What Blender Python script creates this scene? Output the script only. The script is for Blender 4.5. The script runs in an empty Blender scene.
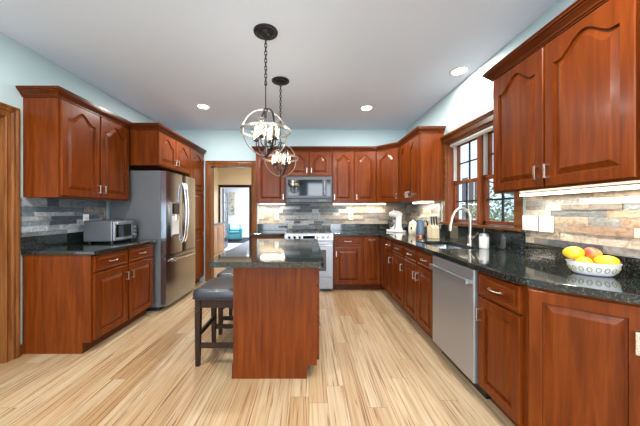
import bpy, bmesh, math, random
from mathutils import Vector, Matrix
random.seed(7)
PI = math.pi
C = bpy.context.scene.collection
SC = bpy.context.scene

# ------------------------------------------------------------------ camera, world, exposure
cam_d = bpy.data.cameras.new('camera'); cam = bpy.data.objects.new('camera', cam_d); C.objects.link(cam)
cam.location = (0, 0, 1.265); cam.rotation_euler = (PI/2, 0, 0)
cam_d.sensor_width = 36; cam_d.lens = 265/640*36
cam_d.shift_x = 11/640; cam_d.shift_y = -2/640
cam_d.clip_start = 0.02
SC.camera = cam
SC.view_settings.view_transform = 'Standard'
SC.view_settings.look = 'None'
SC.view_settings.gamma = 1
SC.view_settings.use_curve_mapping = False
SC.view_settings.exposure = 0.42
W = bpy.data.worlds.new('sky'); SC.world = W; W.use_nodes = True
W.node_tree.nodes['Background'].inputs[0].default_value = (0.75, 0.88, 1.0, 1)
W.node_tree.nodes['Background'].inputs[1].default_value = 2.0

def area(name, loc, rot, sx, sy, power, col=(1, 1, 1), shape='RECTANGLE', parent=None, spread=PI):
    l = bpy.data.lights.new(name, 'AREA'); l.energy = power; l.color = col; l.shape = shape; l.size = sx
    if shape == 'RECTANGLE': l.size_y = sy
    l.spread = spread
    o = bpy.data.objects.new(name, l); C.objects.link(o); o.location = loc; o.rotation_euler = rot
    if parent: o.parent = parent
    return o
# added fill lamps: assumed windows behind the camera, ceilings of the adjoining rooms
FILL_TINT = (0.87, 0.95, 1.06)
area('rear_fill_lamp', (-1.35, -3.35, 1.45), (PI/2, 0, 0), 1.75, 2.15, 66, FILL_TINT)
area('rear_fill_lamp', (0.75, -3.35, 1.45), (PI/2, 0, 0), 1.6, 2.15, 84, FILL_TINT)
sl = bpy.data.lights.new('sun', 'SUN'); sl.energy = 3.0; sl.angle = .1; sl.color = (1, .97, .92)
so = bpy.data.objects.new('sun', sl); C.objects.link(so); so.rotation_euler = (0, math.radians(-50), math.radians(20))
area('hall_ceiling_fill', (-0.7, 6.7, 2.6), (0, 0, 0), 1.2, 1.2, 60, (1, .95, .88))  # unseen lamp under the hall ceiling, added to brighten the hall
area('living_room_ceiling_fill', (-1.6, 11.0, 2.6), (0, 0, 0), 2.5, 2.5, 210, FILL_TINT)  # unseen lamp under the ceiling, added to brighten the far room

# ------------------------------------------------------------------ materials
def new_mat(name):
    m = bpy.data.materials.new(name); m.use_nodes = True
    return m, m.node_tree, m.node_tree.nodes['Principled BSDF']
def lin(c):
    return tuple(((x/255)/12.92 if x/255 <= .04045 else (((x/255)+.055)/1.055)**2.4) for x in c) + (1,)
def plain(name, rgb, rough=.5, metal=0, coat=0, spec=.5, emit=0, trans=0, aniso=0, bump=0, bscale=200):
    m, t, b = new_mat(name)
    b.inputs['Base Color'].default_value = lin(rgb)
    b.inputs['Roughness'].default_value = rough
    b.inputs['Metallic'].default_value = metal
    b.inputs['Coat Weight'].default_value = coat
    b.inputs['Specular IOR Level'].default_value = spec
    b.inputs['Transmission Weight'].default_value = trans
    if emit:
        b.inputs['Emission Color'].default_value = lin(rgb); b.inputs['Emission Strength'].default_value = emit
    # subtle procedural variation
    tc = t.nodes.new('ShaderNodeTexCoord'); n = t.nodes.new('ShaderNodeTexNoise')
    n.inputs['Scale'].default_value = bscale; t.links.new(tc.outputs['Object'], n.inputs['Vector'])
    if bump:
        bp = t.nodes.new('ShaderNodeBump'); bp.inputs['Strength'].default_value = bump; bp.inputs['Distance'].default_value = .002
        t.links.new(n.outputs['Fac'], bp.inputs['Height']); t.links.new(bp.outputs['Normal'], b.inputs['Normal'])
    else:
        mr = t.nodes.new('ShaderNodeMapRange'); mr.inputs['To Min'].default_value = max(0, rough-.03); mr.inputs['To Max'].default_value = min(1, rough+.03)
        t.links.new(n.outputs['Fac'], mr.inputs['Value']); t.links.new(mr.outputs['Result'], b.inputs['Roughness'])
    return m
def ramp(t, stops, interp='LINEAR'):
    r = t.nodes.new('ShaderNodeValToRGB'); r.color_ramp.interpolation = interp
    while len(r.color_ramp.elements) < len(stops): r.color_ramp.elements.new(.5)
    for e, (p, c) in zip(r.color_ramp.elements, stops): e.position = p; e.color = lin(c)
    return r
def wood(name, dark, mid, light, axis='z', rough=.28, coat=.04, scale=1.0):
    m, t, b = new_mat(name); L = t.links.new
    tc = t.nodes.new('ShaderNodeTexCoord'); mp = t.nodes.new('ShaderNodeMapping')
    s = {'z': (30, 30, 2.2), 'x': (2.2, 30, 30), 'y': (30, 2.2, 30)}[axis]
    mp.inputs['Scale'].default_value = tuple(v*scale for v in s)
    oi = t.nodes.new('ShaderNodeObjectInfo'); ad = t.nodes.new('ShaderNodeVectorMath'); ad.operation = 'ADD'
    mu = t.nodes.new('ShaderNodeMath'); mu.operation = 'MULTIPLY'; mu.inputs[1].default_value = 37
    L(oi.outputs['Random'], mu.inputs[0]); L(tc.outputs['Object'], ad.inputs[0]); L(mu.outputs[0], ad.inputs[1])
    L(ad.outputs[0], mp.inputs['Vector'])
    n = t.nodes.new('ShaderNodeTexNoise'); n.inputs['Scale'].default_value = 1.0; n.inputs['Detail'].default_value = 6; n.inputs['Distortion'].default_value = .6
    L(mp.outputs[0], n.inputs['Vector'])
    r = ramp(t, [(.18, dark), (.5, mid), (.88, light)])
    L(n.outputs['Fac'], r.inputs[0])
    n2 = t.nodes.new('ShaderNodeTexNoise'); n2.inputs['Scale'].default_value = 5; n2.inputs['Detail'].default_value = 3
    L(mp.outputs[0], n2.inputs['Vector'])
    mx = t.nodes.new('ShaderNodeMix'); mx.data_type = 'RGBA'; mx.blend_type = 'MULTIPLY'; mx.inputs[0].default_value = .35
    r2 = ramp(t, [(.35, (215, 208, 203)), (.6, (255, 255, 255))])
    L(n2.outputs['Fac'], r2.inputs[0]); L(r.outputs[0], mx.inputs[6]); L(r2.outputs[0], mx.inputs[7])
    L(mx.outputs[2], b.inputs['Base Color'])
    b.inputs['Roughness'].default_value = rough; b.inputs['Coat Weight'].default_value = coat; b.inputs['Coat Roughness'].default_value = .12; b.inputs['Specular IOR Level'].default_value = .16
    return m
M = {}
M['cherry'] = wood('cherry_wood', (70, 28, 6), (101, 44, 9), (124, 62, 18))
M['cherry_h'] = wood('cherry_wood_rail', (70, 28, 6), (101, 44, 9), (124, 62, 18), 'x')
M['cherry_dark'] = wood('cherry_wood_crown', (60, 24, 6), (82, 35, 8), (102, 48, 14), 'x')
M['oak_trim'] = wood('stained_casing_wood', (74, 42, 18), (112, 66, 31), (146, 94, 50))
M['oak_trim_h'] = wood('stained_casing_wood_head', (74, 42, 18), (112, 66, 31), (146, 94, 50), 'y')
M['oak_trim_x'] = wood('stained_casing_wood_head_x', (74, 42, 18), (112, 66, 31), (146, 94, 50), 'x')
M['window_wood'] = wood('window_wood', (92, 46, 22), (126, 66, 34), (150, 86, 48))
M['tan_wood'] = wood('tan_wood', (150, 112, 76), (176, 138, 98), (196, 160, 120))
M['dark_wood'] = wood('espresso_wood', (34, 22, 17), (48, 33, 25), (62, 44, 34), rough=.35)
M['stainless'] = plain('brushed_stainless', (176, 180, 186), .30, .85, bump=.05, bscale=60)
M['stainless_dark'] = plain('dark_stainless', (120, 122, 125), .36, .8)
M['dw_steel'] = plain('dishwasher_steel', (172, 173, 176), .38, .75)
M['fridge_steel'] = plain('fridge_steel', (164, 168, 174), .2, 1, bump=.03, bscale=60)
M['fridge_side'] = plain('fridge_side_grey', (92, 93, 95), .5, .1)
M['nickel'] = plain('satin_nickel', (205, 196, 182), .28, 1)
M['ring_metal'] = plain('brushed_ring_metal', (158, 150, 140), .35, .9)
M['chrome'] = plain('chrome', (225, 225, 228), .12, 1)
M['black_gloss'] = plain('black_glass', (7, 8, 10), .06, 0, .12)
M['mw_steel'] = plain('microwave_steel', (78, 80, 83), .42, .6)
M['range_steel'] = plain('range_steel', (150, 152, 156), .36, .85, bump=.04, bscale=60)
M['black'] = plain('black_enamel', (22, 22, 24), .35)
M['iron'] = plain('dark_bronze_metal', (42, 42, 46), .4, .7)
M['white'] = plain('white_plastic', (222, 221, 217), .4)
M['ceramic'] = plain('white_ceramic', (216, 217, 220), .15, 0, .4)
M['cream'] = plain('cream_ceramic', (226, 214, 190), .3)
M['wall'] = plain('pale_blue_paint', (178, 198, 201), .7, bump=.03, bscale=300)
M['ceiling'] = plain('ceiling_paint', (220, 230, 244), .8, bump=.03, bscale=300)
M['hall_wall'] = plain('cream_paint', (226, 211, 184), .7)
M['white_wall'] = plain('white_paint', (228, 230, 236), .7)
M['leather'] = plain('charcoal_leather', (33, 37, 45), .36, 0, .2, bump=.15, bscale=120)
M['dark_seam'] = plain('seam_black', (20, 20, 22), .6)
M['kettle'] = plain('slate_blue_enamel', (82, 100, 116), .3, .1)
M['copper'] = plain('copper', (190, 120, 80), .3, 1)
M['teal'] = plain('teal_upholstery', (84, 158, 172), .9)
M['pale_teal'] = plain('pale_teal_cushion', (176, 216, 214), .9)
M['carpet'] = plain('pale_carpet', (205, 204, 204), .95, bump=.3, bscale=80)
M['rug'] = plain('navy_rug', (32, 36, 48), .95)
M['door_blue'] = plain('slate_blue_door_paint', (72, 84, 104), .45)
M['siding'] = plain('pale_blue_siding', (196, 216, 232), .6)
M['shutter'] = plain('navy_shutter_paint', (44, 62, 82), .5)
M['grass'] = plain('lawn', (86, 104, 60), .95, bump=.5, bscale=30)
M['leaf'] = plain('leaf_green', (92, 108, 74), .7)
M['bark'] = plain('bark', (86, 72, 60), .9)
M['bulb'] = plain('warm_bulb', (255, 238, 208), .4, emit=8)
M['strip'] = plain('led_strip_diffuser', (255, 240, 214), .4, emit=5)
M['can'] = plain('downlight_lens', (255, 250, 240), .4, emit=14)
M['display'] = plain('display_glass', (14, 18, 24), .08)
M['oil'] = plain('art_print', (190, 188, 172), .7)
M['sink'] = plain('sink_steel', (185, 188, 190), .22, 1)
M['knife_block'] = plain('cream_block_wood', (214, 196, 160), .45)

def glass_mat(name, tint=(255, 255, 255), amount=.12):
    m, t, b = new_mat(name); L = t.links.new
    tr = t.nodes.new('ShaderNodeBsdfTransparent'); tr.inputs[0].default_value = lin(tint)
    gl = t.nodes.new('ShaderNodeBsdfGlossy'); gl.inputs['Roughness'].default_value = .03
    mx = t.nodes.new('ShaderNodeMixShader'); fr = t.nodes.new('ShaderNodeMath'); fr.operation = 'POWER'; fr.inputs[1].default_value = 4; lw = t.nodes.new('ShaderNodeLayerWeight'); L(lw.outputs['Facing'], fr.inputs[0])
    mu = t.nodes.new('ShaderNodeMath'); mu.operation = 'ADD'; mu.inputs[1].default_value = amount*.5
    L(fr.outputs[0], mu.inputs[0]); L(mu.outputs[0], mx.inputs[0]); L(tr.outputs[0], mx.inputs[1]); L(gl.outputs[0], mx.inputs[2])
    L(mx.outputs[0], t.nodes['Material Output'].inputs['Surface'])
    return m
M['glass'] = glass_mat('window_glass')
M['shade_glass'] = glass_mat('clear_shade_glass', (250, 246, 238), .3)

def granite():
    m, t, b = new_mat('black_granite'); L = t.links.new
    tc = t.nodes.new('ShaderNodeTexCoord')
    n = t.nodes.new('ShaderNodeTexNoise'); n.inputs['Scale'].default_value = 85; n.inputs['Detail'].default_value = 8; n.inputs['Roughness'].default_value = .7
    L(tc.outputs['Object'], n.inputs['Vector'])
    r = ramp(t, [(.44, (14, 17, 17)), (.55, (32, 38, 36)), (.63, (74, 80, 76)), (.76, (118, 116, 104))])
    L(n.outputs['Fac'], r.inputs[0])
    v = t.nodes.new('ShaderNodeTexVoronoi'); v.inputs['Scale'].default_value = 140
    L(tc.outputs['Object'], v.inputs['Vector'])
    r2 = ramp(t, [(0, (150, 148, 130)), (.16, (40, 44, 40)), (.2, (0, 0, 0))])
    L(v.outputs['Distance'], r2.inputs[0])
    mx = t.nodes.new('ShaderNodeMix'); mx.data_type = 'RGBA'; mx.blend_type = 'ADD'; mx.inputs[0].default_value = .5
    L(r.outputs[0], mx.inputs[6]); L(r2.outputs[0], mx.inputs[7]); L(mx.outputs[2], b.inputs['Base Color'])
    b.inputs['Roughness'].default_value = .08; b.inputs['Specular IOR Level'].default_value = .6; b.inputs['Coat Weight'].default_value = .35; b.inputs['Coat Roughness'].default_value = .03
    return m
M['granite'] = granite()

def floor_mat():
    m, t, b = new_mat('strand_bamboo_planks'); L = t.links.new
    tc = t.nodes.new('ShaderNodeTexCoord')
    mp = t.nodes.new('ShaderNodeMapping'); mp.inputs['Rotation'].default_value = (0, 0, PI/2)
    def mth(op, a, v):
        n = t.nodes.new('ShaderNodeMath'); n.operation = op; L(a, n.inputs[0])
        if isinstance(v, (int, float)): n.inputs[1].default_value = v
        elif v is not None: L(v, n.inputs[1])
        return n.outputs[0]
    sp = t.nodes.new('ShaderNodeSeparateXYZ'); L(tc.outputs['Object'], sp.inputs[0])
    row = mth('FLOOR', mth('DIVIDE', sp.outputs[0], .125), None)
    wn = t.nodes.new('ShaderNodeTexWhiteNoise'); wn.noise_dimensions = '1D'; L(row, wn.inputs['W'])
    cb = t.nodes.new('ShaderNodeCombineXYZ'); L(sp.outputs[0], cb.inputs[0]); L(mth('ADD', sp.outputs[1], mth('MULTIPLY', wn.outputs['Value'], 7.3)), cb.inputs[1])
    L(cb.outputs[0], mp.inputs['Vector'])
    br = t.nodes.new('ShaderNodeTexBrick'); br.inputs['Scale'].default_value = 1
    br.inputs['Brick Width'].default_value = 1.5; br.inputs['Row Height'].default_value = .125
    br.inputs['Mortar Size'].default_value = .0012; br.inputs['Mortar Smooth'].default_value = .3
    br.offset = 0; br.inputs['Color1'].default_value = (0, 0, 0, 1); br.inputs['Color2'].default_value = (1, 1, 1, 1); br.inputs['Mortar'].default_value = (.3, .3, .3, 1)
    L(mp.outputs[0], br.inputs['Vector'])
    # plank id offsets grain
    ad = t.nodes.new('ShaderNodeVectorMath'); ad.operation = 'MULTIPLY_ADD'; ad.inputs[1].default_value = (3, 11, 5)
    L(br.outputs['Color'], ad.inputs[0]); L(tc.outputs['Object'], ad.inputs[2])
    def streak(sx, sy, det, dist=.4):
        mm = t.nodes.new('ShaderNodeMapping'); mm.inputs['Scale'].default_value = (sx, sy, 1)
        L(ad.outputs[0], mm.inputs['Vector'])
        n = t.nodes.new('ShaderNodeTexNoise'); n.inputs['Scale'].default_value = 1; n.inputs['Detail'].default_value = det; n.inputs['Distortion'].default_value = dist
        L(mm.outputs[0], n.inputs['Vector']); return n
    a = streak(48, 1.1, 6, 1.0)
    r = ramp(t, [(.3, (144, 116, 84)), (.42, (168, 144, 112)), (.6, (179, 159, 130)), (.8, (190, 173, 148))])
    L(a.outputs['Fac'], r.inputs[0])
    d = streak(80, 1.1, 2, 1.6)
    r2 = ramp(t, [(.585, (255, 255, 255)), (.64, (190, 152, 112)), (.71, (104, 68, 38))])
    L(d.outputs['Fac'], r2.inputs[0])
    mx = t.nodes.new('ShaderNodeMix'); mx.data_type = 'RGBA'; mx.blend_type = 'MULTIPLY'; mx.inputs[0].default_value = .85
    L(r.outputs[0], mx.inputs[6]); L(r2.outputs[0], mx.inputs[7])
    r3 = ramp(t, [(0, (226, 208, 186)), (.5, (250, 244, 236)), (1, (255, 255, 255))])
    L(br.outputs['Color'], r3.inputs[0])
    mx2 = t.nodes.new('ShaderNodeMix'); mx2.data_type = 'RGBA'; mx2.blend_type = 'MULTIPLY'; mx2.inputs[0].default_value = 1
    L(mx.outputs[2], mx2.inputs[6]); L(r3.outputs[0], mx2.inputs[7])
    mx3 = t.nodes.new('ShaderNodeMix'); mx3.data_type = 'RGBA'; mx3.blend_type = 'MULTIPLY'
    mx3.inputs[7].default_value = lin((150, 118, 84))
    L(br.outputs['Fac'], mx3.inputs[0]); L(mx2.outputs[2], mx3.inputs[6])
    L(mx3.outputs[2], b.inputs['Base Color'])
    b.inputs['Roughness'].default_value = .34; b.inputs['Specular IOR Level'].default_value = .4
    return m
M['floor'] = floor_mat()

def stone_mat():
    m, t, b = new_mat('split_slate_tile'); L = t.links.new
    at = t.nodes.new('ShaderNodeVertexColor'); at.layer_name = 'Col'
    tc = t.nodes.new('ShaderNodeTexCoord'); n = t.nodes.new('ShaderNodeTexNoise')
    mp = t.nodes.new('ShaderNodeMapping'); mp.inputs['Scale'].default_value = (1.6, 1.6, 2.2)
    L(tc.outputs['Object'], mp.inputs[0]); L(mp.outputs[0], n.inputs['Vector'])
    n.inputs['Scale'].default_value = 14; n.inputs['Detail'].default_value = 7; n.inputs['Distortion'].default_value = 1.2
    r = ramp(t, [(.3, (170, 165, 160)), (.5, (225, 222, 220)), (.72, (255, 255, 255))])
    L(n.outputs['Fac'], r.inputs[0])
    mx = t.nodes.new('ShaderNodeMix'); mx.data_type = 'RGBA'; mx.blend_type = 'MULTIPLY'; mx.inputs[0].default_value = .9
    L(at.outputs['Color'], mx.inputs[6]); L(r.outputs[0], mx.inputs[7]); L(mx.outputs[2], b.inputs['Base Color'])
    bp = t.nodes.new('ShaderNodeBump'); bp.inputs['Strength'].default_value = .8; bp.inputs['Distance'].default_value = .008
    L(n.outputs['Fac'], bp.inputs['Height']); L(bp.outputs[0], b.inputs['Normal'])
    b.inputs['Roughness'].default_value = .55
    return m
M['stone'] = stone_mat()

def fruit_mat(name, a, bcol, c):
    m, t, b = new_mat(name); L = t.links.new
    tc = t.nodes.new('ShaderNodeTexCoord'); n = t.nodes.new('ShaderNodeTexNoise'); n.inputs['Scale'].default_value = 9; n.inputs['Detail'].default_value = 3
    L(tc.outputs['Object'], n.inputs['Vector']); r = ramp(t, [(.35, a), (.5, bcol), (.68, c)])
    L(n.outputs['Fac'], r.inputs[0]); L(r.outputs[0], b.inputs['Base Color'])
    b.inputs['Roughness'].default_value = .35; b.inputs['Subsurface Weight'].default_value = 0.0
    return m
M['mango'] = fruit_mat('mango_skin', (236, 160, 20), (246, 186, 24), (226, 190, 50))
M['apple'] = fruit_mat('apple_skin', (206, 50, 42), (224, 84, 60), (236, 150, 80))

# ------------------------------------------------------------------ mesh building
class MB:
    def __init__(s): s.bm = bmesh.new(); s.col = None
    def box(s, x0, x1, y0, y1, z0, z1, bev=0, mat=None, seg=2):
        r = bmesh.ops.create_cube(s.bm, size=1)
        vs = r['verts']
        T = Matrix.Translation(((x0+x1)/2, (y0+y1)/2, (z0+z1)/2)) @ Matrix.Diagonal((abs(x1-x0), abs(y1-y0), abs(z1-z0), 1))
        if mat is not None: T = mat @ T
        bmesh.ops.transform(s.bm, matrix=T, verts=vs)
        if bev:
            es = list({e for v in vs for e in v.link_edges})
            bmesh.ops.bevel(s.bm, geom=es, offset=bev, segments=seg, affect='EDGES', profile=.6)
        return s
    def tile(s, cs, color):      # 8 corners box with a face colour
        if s.col is None: s.col = s.bm.loops.layers.float_color.new('Col')
        v = [s.bm.verts.new(c) for c in cs]
        for f in ((0, 1, 2, 3), (7, 6, 5, 4), (0, 4, 5, 1), (1, 5, 6, 2), (2, 6, 7, 3), (3, 7, 4, 0)):
            fc = s.bm.faces.new([v[i] for i in f])
            for l in fc.loops: l[s.col] = color
        return s
    def prism(s, pts, z0, z1):
        a = [s.bm.verts.new((x, y, z0)) for x, y in pts]; b = [s.bm.verts.new((x, y, z1)) for x, y in pts]
        n = len(pts)
        s.bm.faces.new(a[::-1]); s.bm.faces.new(b)
        for i in range(n): s.bm.faces.new((a[i], a[(i+1) % n], b[(i+1) % n], b[i]))
        return s
    def prism_x(s, pts, x0, x1):   # pts in (y,z)
        a = [s.bm.verts.new((x0, y, z)) for y, z in pts]; b = [s.bm.verts.new((x1, y, z)) for y, z in pts]
        n = len(pts)
        s.bm.faces.new(a); s.bm.faces.new(b[::-1])
        for i in range(n): s.bm.faces.new((a[(i+1) % n], a[i], b[i], b[(i+1) % n]))
        return s
    def loops(s, ls, cap0=True, cap1=True, closed=True):
        vs = [[s.bm.verts.new(p) for p in l] for l in ls]; n = len(ls[0])
        for a, b in zip(vs, vs[1:]):
            for i in range(n if closed else n-1):
                s.bm.faces.new((a[i], a[(i+1) % n], b[(i+1) % n], b[i]))
        if cap0: s.bm.faces.new(vs[0][::-1])
        if cap1: s.bm.faces.new(vs[-1])
        return s
    def lathe(s, prof, c=(0, 0, 0), seg=24, sx=1, sy=1, cap=True, mat=None):
        ls = []
        for r, z in prof:
            r = max(r, .0004)
            l = [Vector((c[0]+sx*r*math.cos(2*PI*i/seg), c[1]+sy*r*math.sin(2*PI*i/seg), c[2]+z)) for i in range(seg)]
            if mat is not None: l = [mat @ p for p in l]
            ls.append(l)
        return s.loops(ls, cap, cap)
    def tube(s, pts, r, seg=8, closed=False, flat=None):
        pts = [Vector(p) for p in pts]; n = len(pts); ls = []
        up = Vector((0, 0, 1)); prev = None
        for i in range(n):
            if closed: d = (pts[(i+1) % n]-pts[i-1])
            else: d = pts[min(i+1, n-1)]-pts[max(i-1, 0)]
            d.normalize()
            if prev is None:
                a = up if abs(d.z) < .95 else Vector((1, 0, 0))
                u = d.cross(a).normalized()
            else:
                u = (prev - d*prev.dot(d)).normalized()
            prev = u; v = d.cross(u)
            rr = r[i] if isinstance(r, (list, tuple)) else r
            ra, rb = (rr, rr) if flat is None else flat
            ls.append([pts[i]+u*ra*math.cos(2*PI*k/seg)+v*rb*math.sin(2*PI*k/seg) for k in range(seg)])
        if closed:
            ls.append(ls[0]); vs = [[s.bm.verts.new(p) for p in l] for l in ls[:-1]]; vs.append(vs[0])
            for a, b in zip(vs, vs[1:]):
                for i in range(seg): s.bm.faces.new((a[i], a[(i+1) % seg], b[(i+1) % seg], b[i]))
            return s
        return s.loops(ls)
    def sweep(s, path, prof, d0=None, d1=None, z=0):
        P = [Vector(p).to_2d() if len(p) > 2 else Vector(p) for p in path]; n = len(P)
        segs = [(P[i+1]-P[i]).normalized() for i in range(n-1)]
        ls = []
        for i in range(n):
            a = segs[i-1] if i > 0 else (Vector(d0).normalized() if d0 else segs[0])
            b = segs[i] if i < n-1 else (Vector(d1).normalized() if d1 else segs[-1])
            na = Vector((a.y, -a.x)); nb = Vector((b.y, -b.x))
            m = (na+nb).normalized(); k = 1/max(.3, m.dot(na))
            ls.append([(P[i].x+m.x*o*k, P[i].y+m.y*o*k, z+h) for o, h in prof])
        return s.loops(ls)
    def sphere(s, c, r, seg=16, ring=10, scale=(1, 1, 1), mat=None):
        prof = [(math.sin(PI*i/ring), -math.cos(PI*i/ring)) for i in range(ring+1)]
        ls = []
        for pr, pz in prof:
            pr = max(pr, .001)
            l = [Vector((c[0]+scale[0]*r*pr*math.cos(2*PI*i/seg), c[1]+scale[1]*r*pr*math.sin(2*PI*i/seg), c[2]+scale[2]*r*pz)) for i in range(seg)]
            if mat is not None: l = [mat @ p for p in l]
            ls.append(l)
        return s.loops(ls)
    def build(s, name, mat, parent=None, loc=(0, 0, 0), rz=0, smooth=False, bevel=0, auto=35, extra=None):
        bmesh.ops.recalc_face_normals(s.bm, faces=s.bm.faces)
        me = bpy.data.meshes.new(name); s.bm.to_mesh(me); s.bm.free()
        me.materials.append(mat if not isinstance(mat, str) else M[mat])
        o = bpy.data.objects.new(name, me); C.objects.link(o); o.location = loc; o.rotation_euler = (0, 0, rz)
        if parent: o.parent = parent
        if smooth:
            me.shade_smooth()
            try: me.set_sharp_from_angle(angle=math.radians(auto))
            except Exception: pass
        if bevel:
            md = o.modifiers.new('bevel', 'BEVEL'); md.width = bevel; md.segments = 3; md.limit_method = 'ANGLE'; md.angle_limit = math.radians(40)
        return o
def tag(o, label, cat, group=None):
    o['label'] = label; o['category'] = cat
    if group: o['group'] = group
    return o
def structure(o, label=None):
    o['kind'] = 'structure'
    if label: o['label'] = label
    return o
def thing(name, label, cat, loc=(0, 0, 0), rz=0, group=None):
    o = bpy.data.objects.new(name, None); C.objects.link(o); o.location = loc; o.rotation_euler = (0, 0, rz)
    o.empty_display_size = .1
    return tag(o, label, cat, group)
def kids(o): return [c for c in bpy.data.objects if c.parent == o]
def copy_tree(o, parent=None):
    c = o.copy(); C.objects.link(c); c.parent = parent
    for k in kids(o): copy_tree(k, c)
    return c

# ------------------------------------------------------------------ SETTING
CZ = 2.74; XL, XR, YB, YF = -2.54, 1.75, 4.80, -3.5
T = .14
structure(MB().box(-6, 3.0, -3.7, 8.55, -.05, 0).build('floor', 'floor'), 'light strand bamboo plank floor')
structure(MB().box(-6, 1.2, 8.55, 13.2, -.05, 0).build('floor', 'carpet'), 'pale carpet of the far sitting room')
structure(MB().box(XL-T, XR+T, YF-T, YB+T, CZ, CZ+.1).build('ceiling', 'ceiling'), 'plain pale grey ceiling')
# left wall with a doorway at y 1.28..2.21
DZ = 2.07
structure(MB().box(XL-T, XL, 2.215, YB, 0, CZ).box(XL-T, XL, 1.2, 2.215, DZ, CZ).box(XL-T, XL, YF, 1.2, 0, CZ).build('wall_left', 'wall'))
# right wall with window
WY0, WY1, WZ0, WZ1 = 2.24, 3.365, 1.125, 2.12
structure(MB().box(XR, XR+T, YF, WY0, 0, CZ).box(XR, XR+T, WY1, YB+T, 0, CZ).box(XR, XR+T, WY0, WY1, 0, WZ0).box(XR, XR+T, WY0, WY1, WZ1, CZ).build('wall_right', 'wall'))
# back wall with doorway x -1.79..-1.03
DX0, DX1 = -1.79, -1.02
structure(MB().box(XL-T, DX0, YB, YB+T, 0, CZ).box(DX1, XR, YB, YB+T, 0, CZ).box(DX0, DX1, YB, YB+T, 2.09, CZ).build('wall_back', 'wall'))
# wall behind the camera with two big window openings
m = MB().box(XL, XR, YF-T, YF, 2.55, CZ).box(XL, XR, YF-T, YF, 0, .4).box(XL, -2.25, YF-T, YF, .4, 2.55).box(-.45, -.05, YF-T, YF, .4, 2.55).box(1.55, XR, YF-T, YF, .4, 2.55)
structure(m.build('wall_front', 'wall'))
# hall and sitting room behind
structure(MB().box(-3.0, -2.9, YB+T, 8.5, 0, CZ).build('wall_hall_left', 'hall_wall'))
structure(MB().box(0.3, .4, YB+T, 8.5, 0, CZ).build('wall_hall_right', 'hall_wall'))
structure(MB().box(-3.0, .4, YB+T, 8.5, CZ, CZ+.1).build('ceiling_hall', 'ceiling'))
structure(MB().box(-2.9, .3, YB+T, YB+T+.01, 2.12, CZ).box(-2.9, -1.92, YB+T, YB+T+.01, 0, 2.12).box(-.9, .3, YB+T, YB+T+.01, 0, 2.12).build('wall_hall_front', 'hall_wall'))
FX0, FX1, FZ = -2.84, -1.92, 2.02
structure(MB().box(-5.6, FX0, 8.5, 8.62, 0, CZ).box(FX1, 1.2, 8.5, 8.62, 0, CZ).box(FX0, FX1, 8.5, 8.62, FZ, CZ).build('wall_hall_back', 'hall_wall'))
structure(MB().box(-5.6, 1.2, 13.0, 13.1, 0, CZ).box(-5.7, -5.6, 8.62, 13.1, 0, CZ).box(1.1, 1.2, 8.62, 13.0, 0, CZ).build('wall_sitting_room', 'white_wall'))
structure(MB().box(-5.6, 1.2, 8.62, 13.1, CZ, CZ+.1).build('ceiling_sitting_room', 'white_wall'))
# casing helper
CAS = [(0, 0), (.012, 0), (.02, .012), (.018, .03), (.012, .045), (.02, .065), (.022, .085), (0, .09)]
def casing_frame(plane, a0, a1, ztop, w=.09, axis='x', k=1.0):
    """moulded door casing round an opening a0..a1 up to ztop; axis x: the wall faces -y, axis y: it faces +x"""
    prof = [(0, 0), (0, .012*k), (w*.10, .017*k), (w*.22, .011*k), (w*.45, .014*k), (w*.58, .022*k), (w*.72, .020*k), (w*.85, .027*k), (w, .027*k), (w, 0)]
    mb = MB(); mb.sweep([(a1, 0), (a1, ztop), (a0, ztop), (a0, 0)], prof)
    for v in mb.bm.verts:
        a, z, t = v.co
        v.co = (a, plane-t, z) if axis == 'x' else (plane+t, a, z)
    return mb
o = casing_frame(YB, DX0+.02, DX1-.02, 2.07, .1, 'x').build('trim_1', 'oak_trim'); structure(o, 'stained wood door casing at the hall doorway')
o = MB().box(DX0, DX0+.02, YB, YB+T, 0, 2.07).box(DX1-.02, DX1, YB, YB+T, 0, 2.07).box(DX0, DX1, YB, YB+T, 2.07, 2.09).build('trim_2', 'oak_trim'); structure(o)
o = casing_frame(XL, 1.22, 2.2, 2.05, .1, 'y', 1.3).build('trim_3', 'oak_trim'); structure(o, 'stained wood casing of the side doorway')
o = MB().box(XL-T, XL, 2.2, 2.215, 0, 2.05).box(XL-T, XL, 1.2, 1.215, 0, 2.05).box(XL-T, XL, 1.2, 2.215, 2.05, 2.07).box(XL-.09, XL-.07, 2.17, 2.2, 0, 2.05).build('trim_4', 'oak_trim'); structure(o)
o = casing_frame(8.5, FX0, FX1, FZ, .08, 'x').build('trim_5', 'dark_wood'); structure(o)
o = MB().box(XL, XL+.014, 2.305, 2.345, 0, .09).build('baseboard_left', 'oak_trim'); structure(o)
structure(MB().box(-4.2, -4.1, 0, 3.6, 0, CZ).box(-4.1, XL-T, 3.5, 3.6, 0, CZ).build('wall_side_room', 'hall_wall'))
structure(MB().box(-4.2, XL-T, -.1, 3.6, CZ, CZ+.1).build('ceiling_side_room', 'ceiling'))

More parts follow.
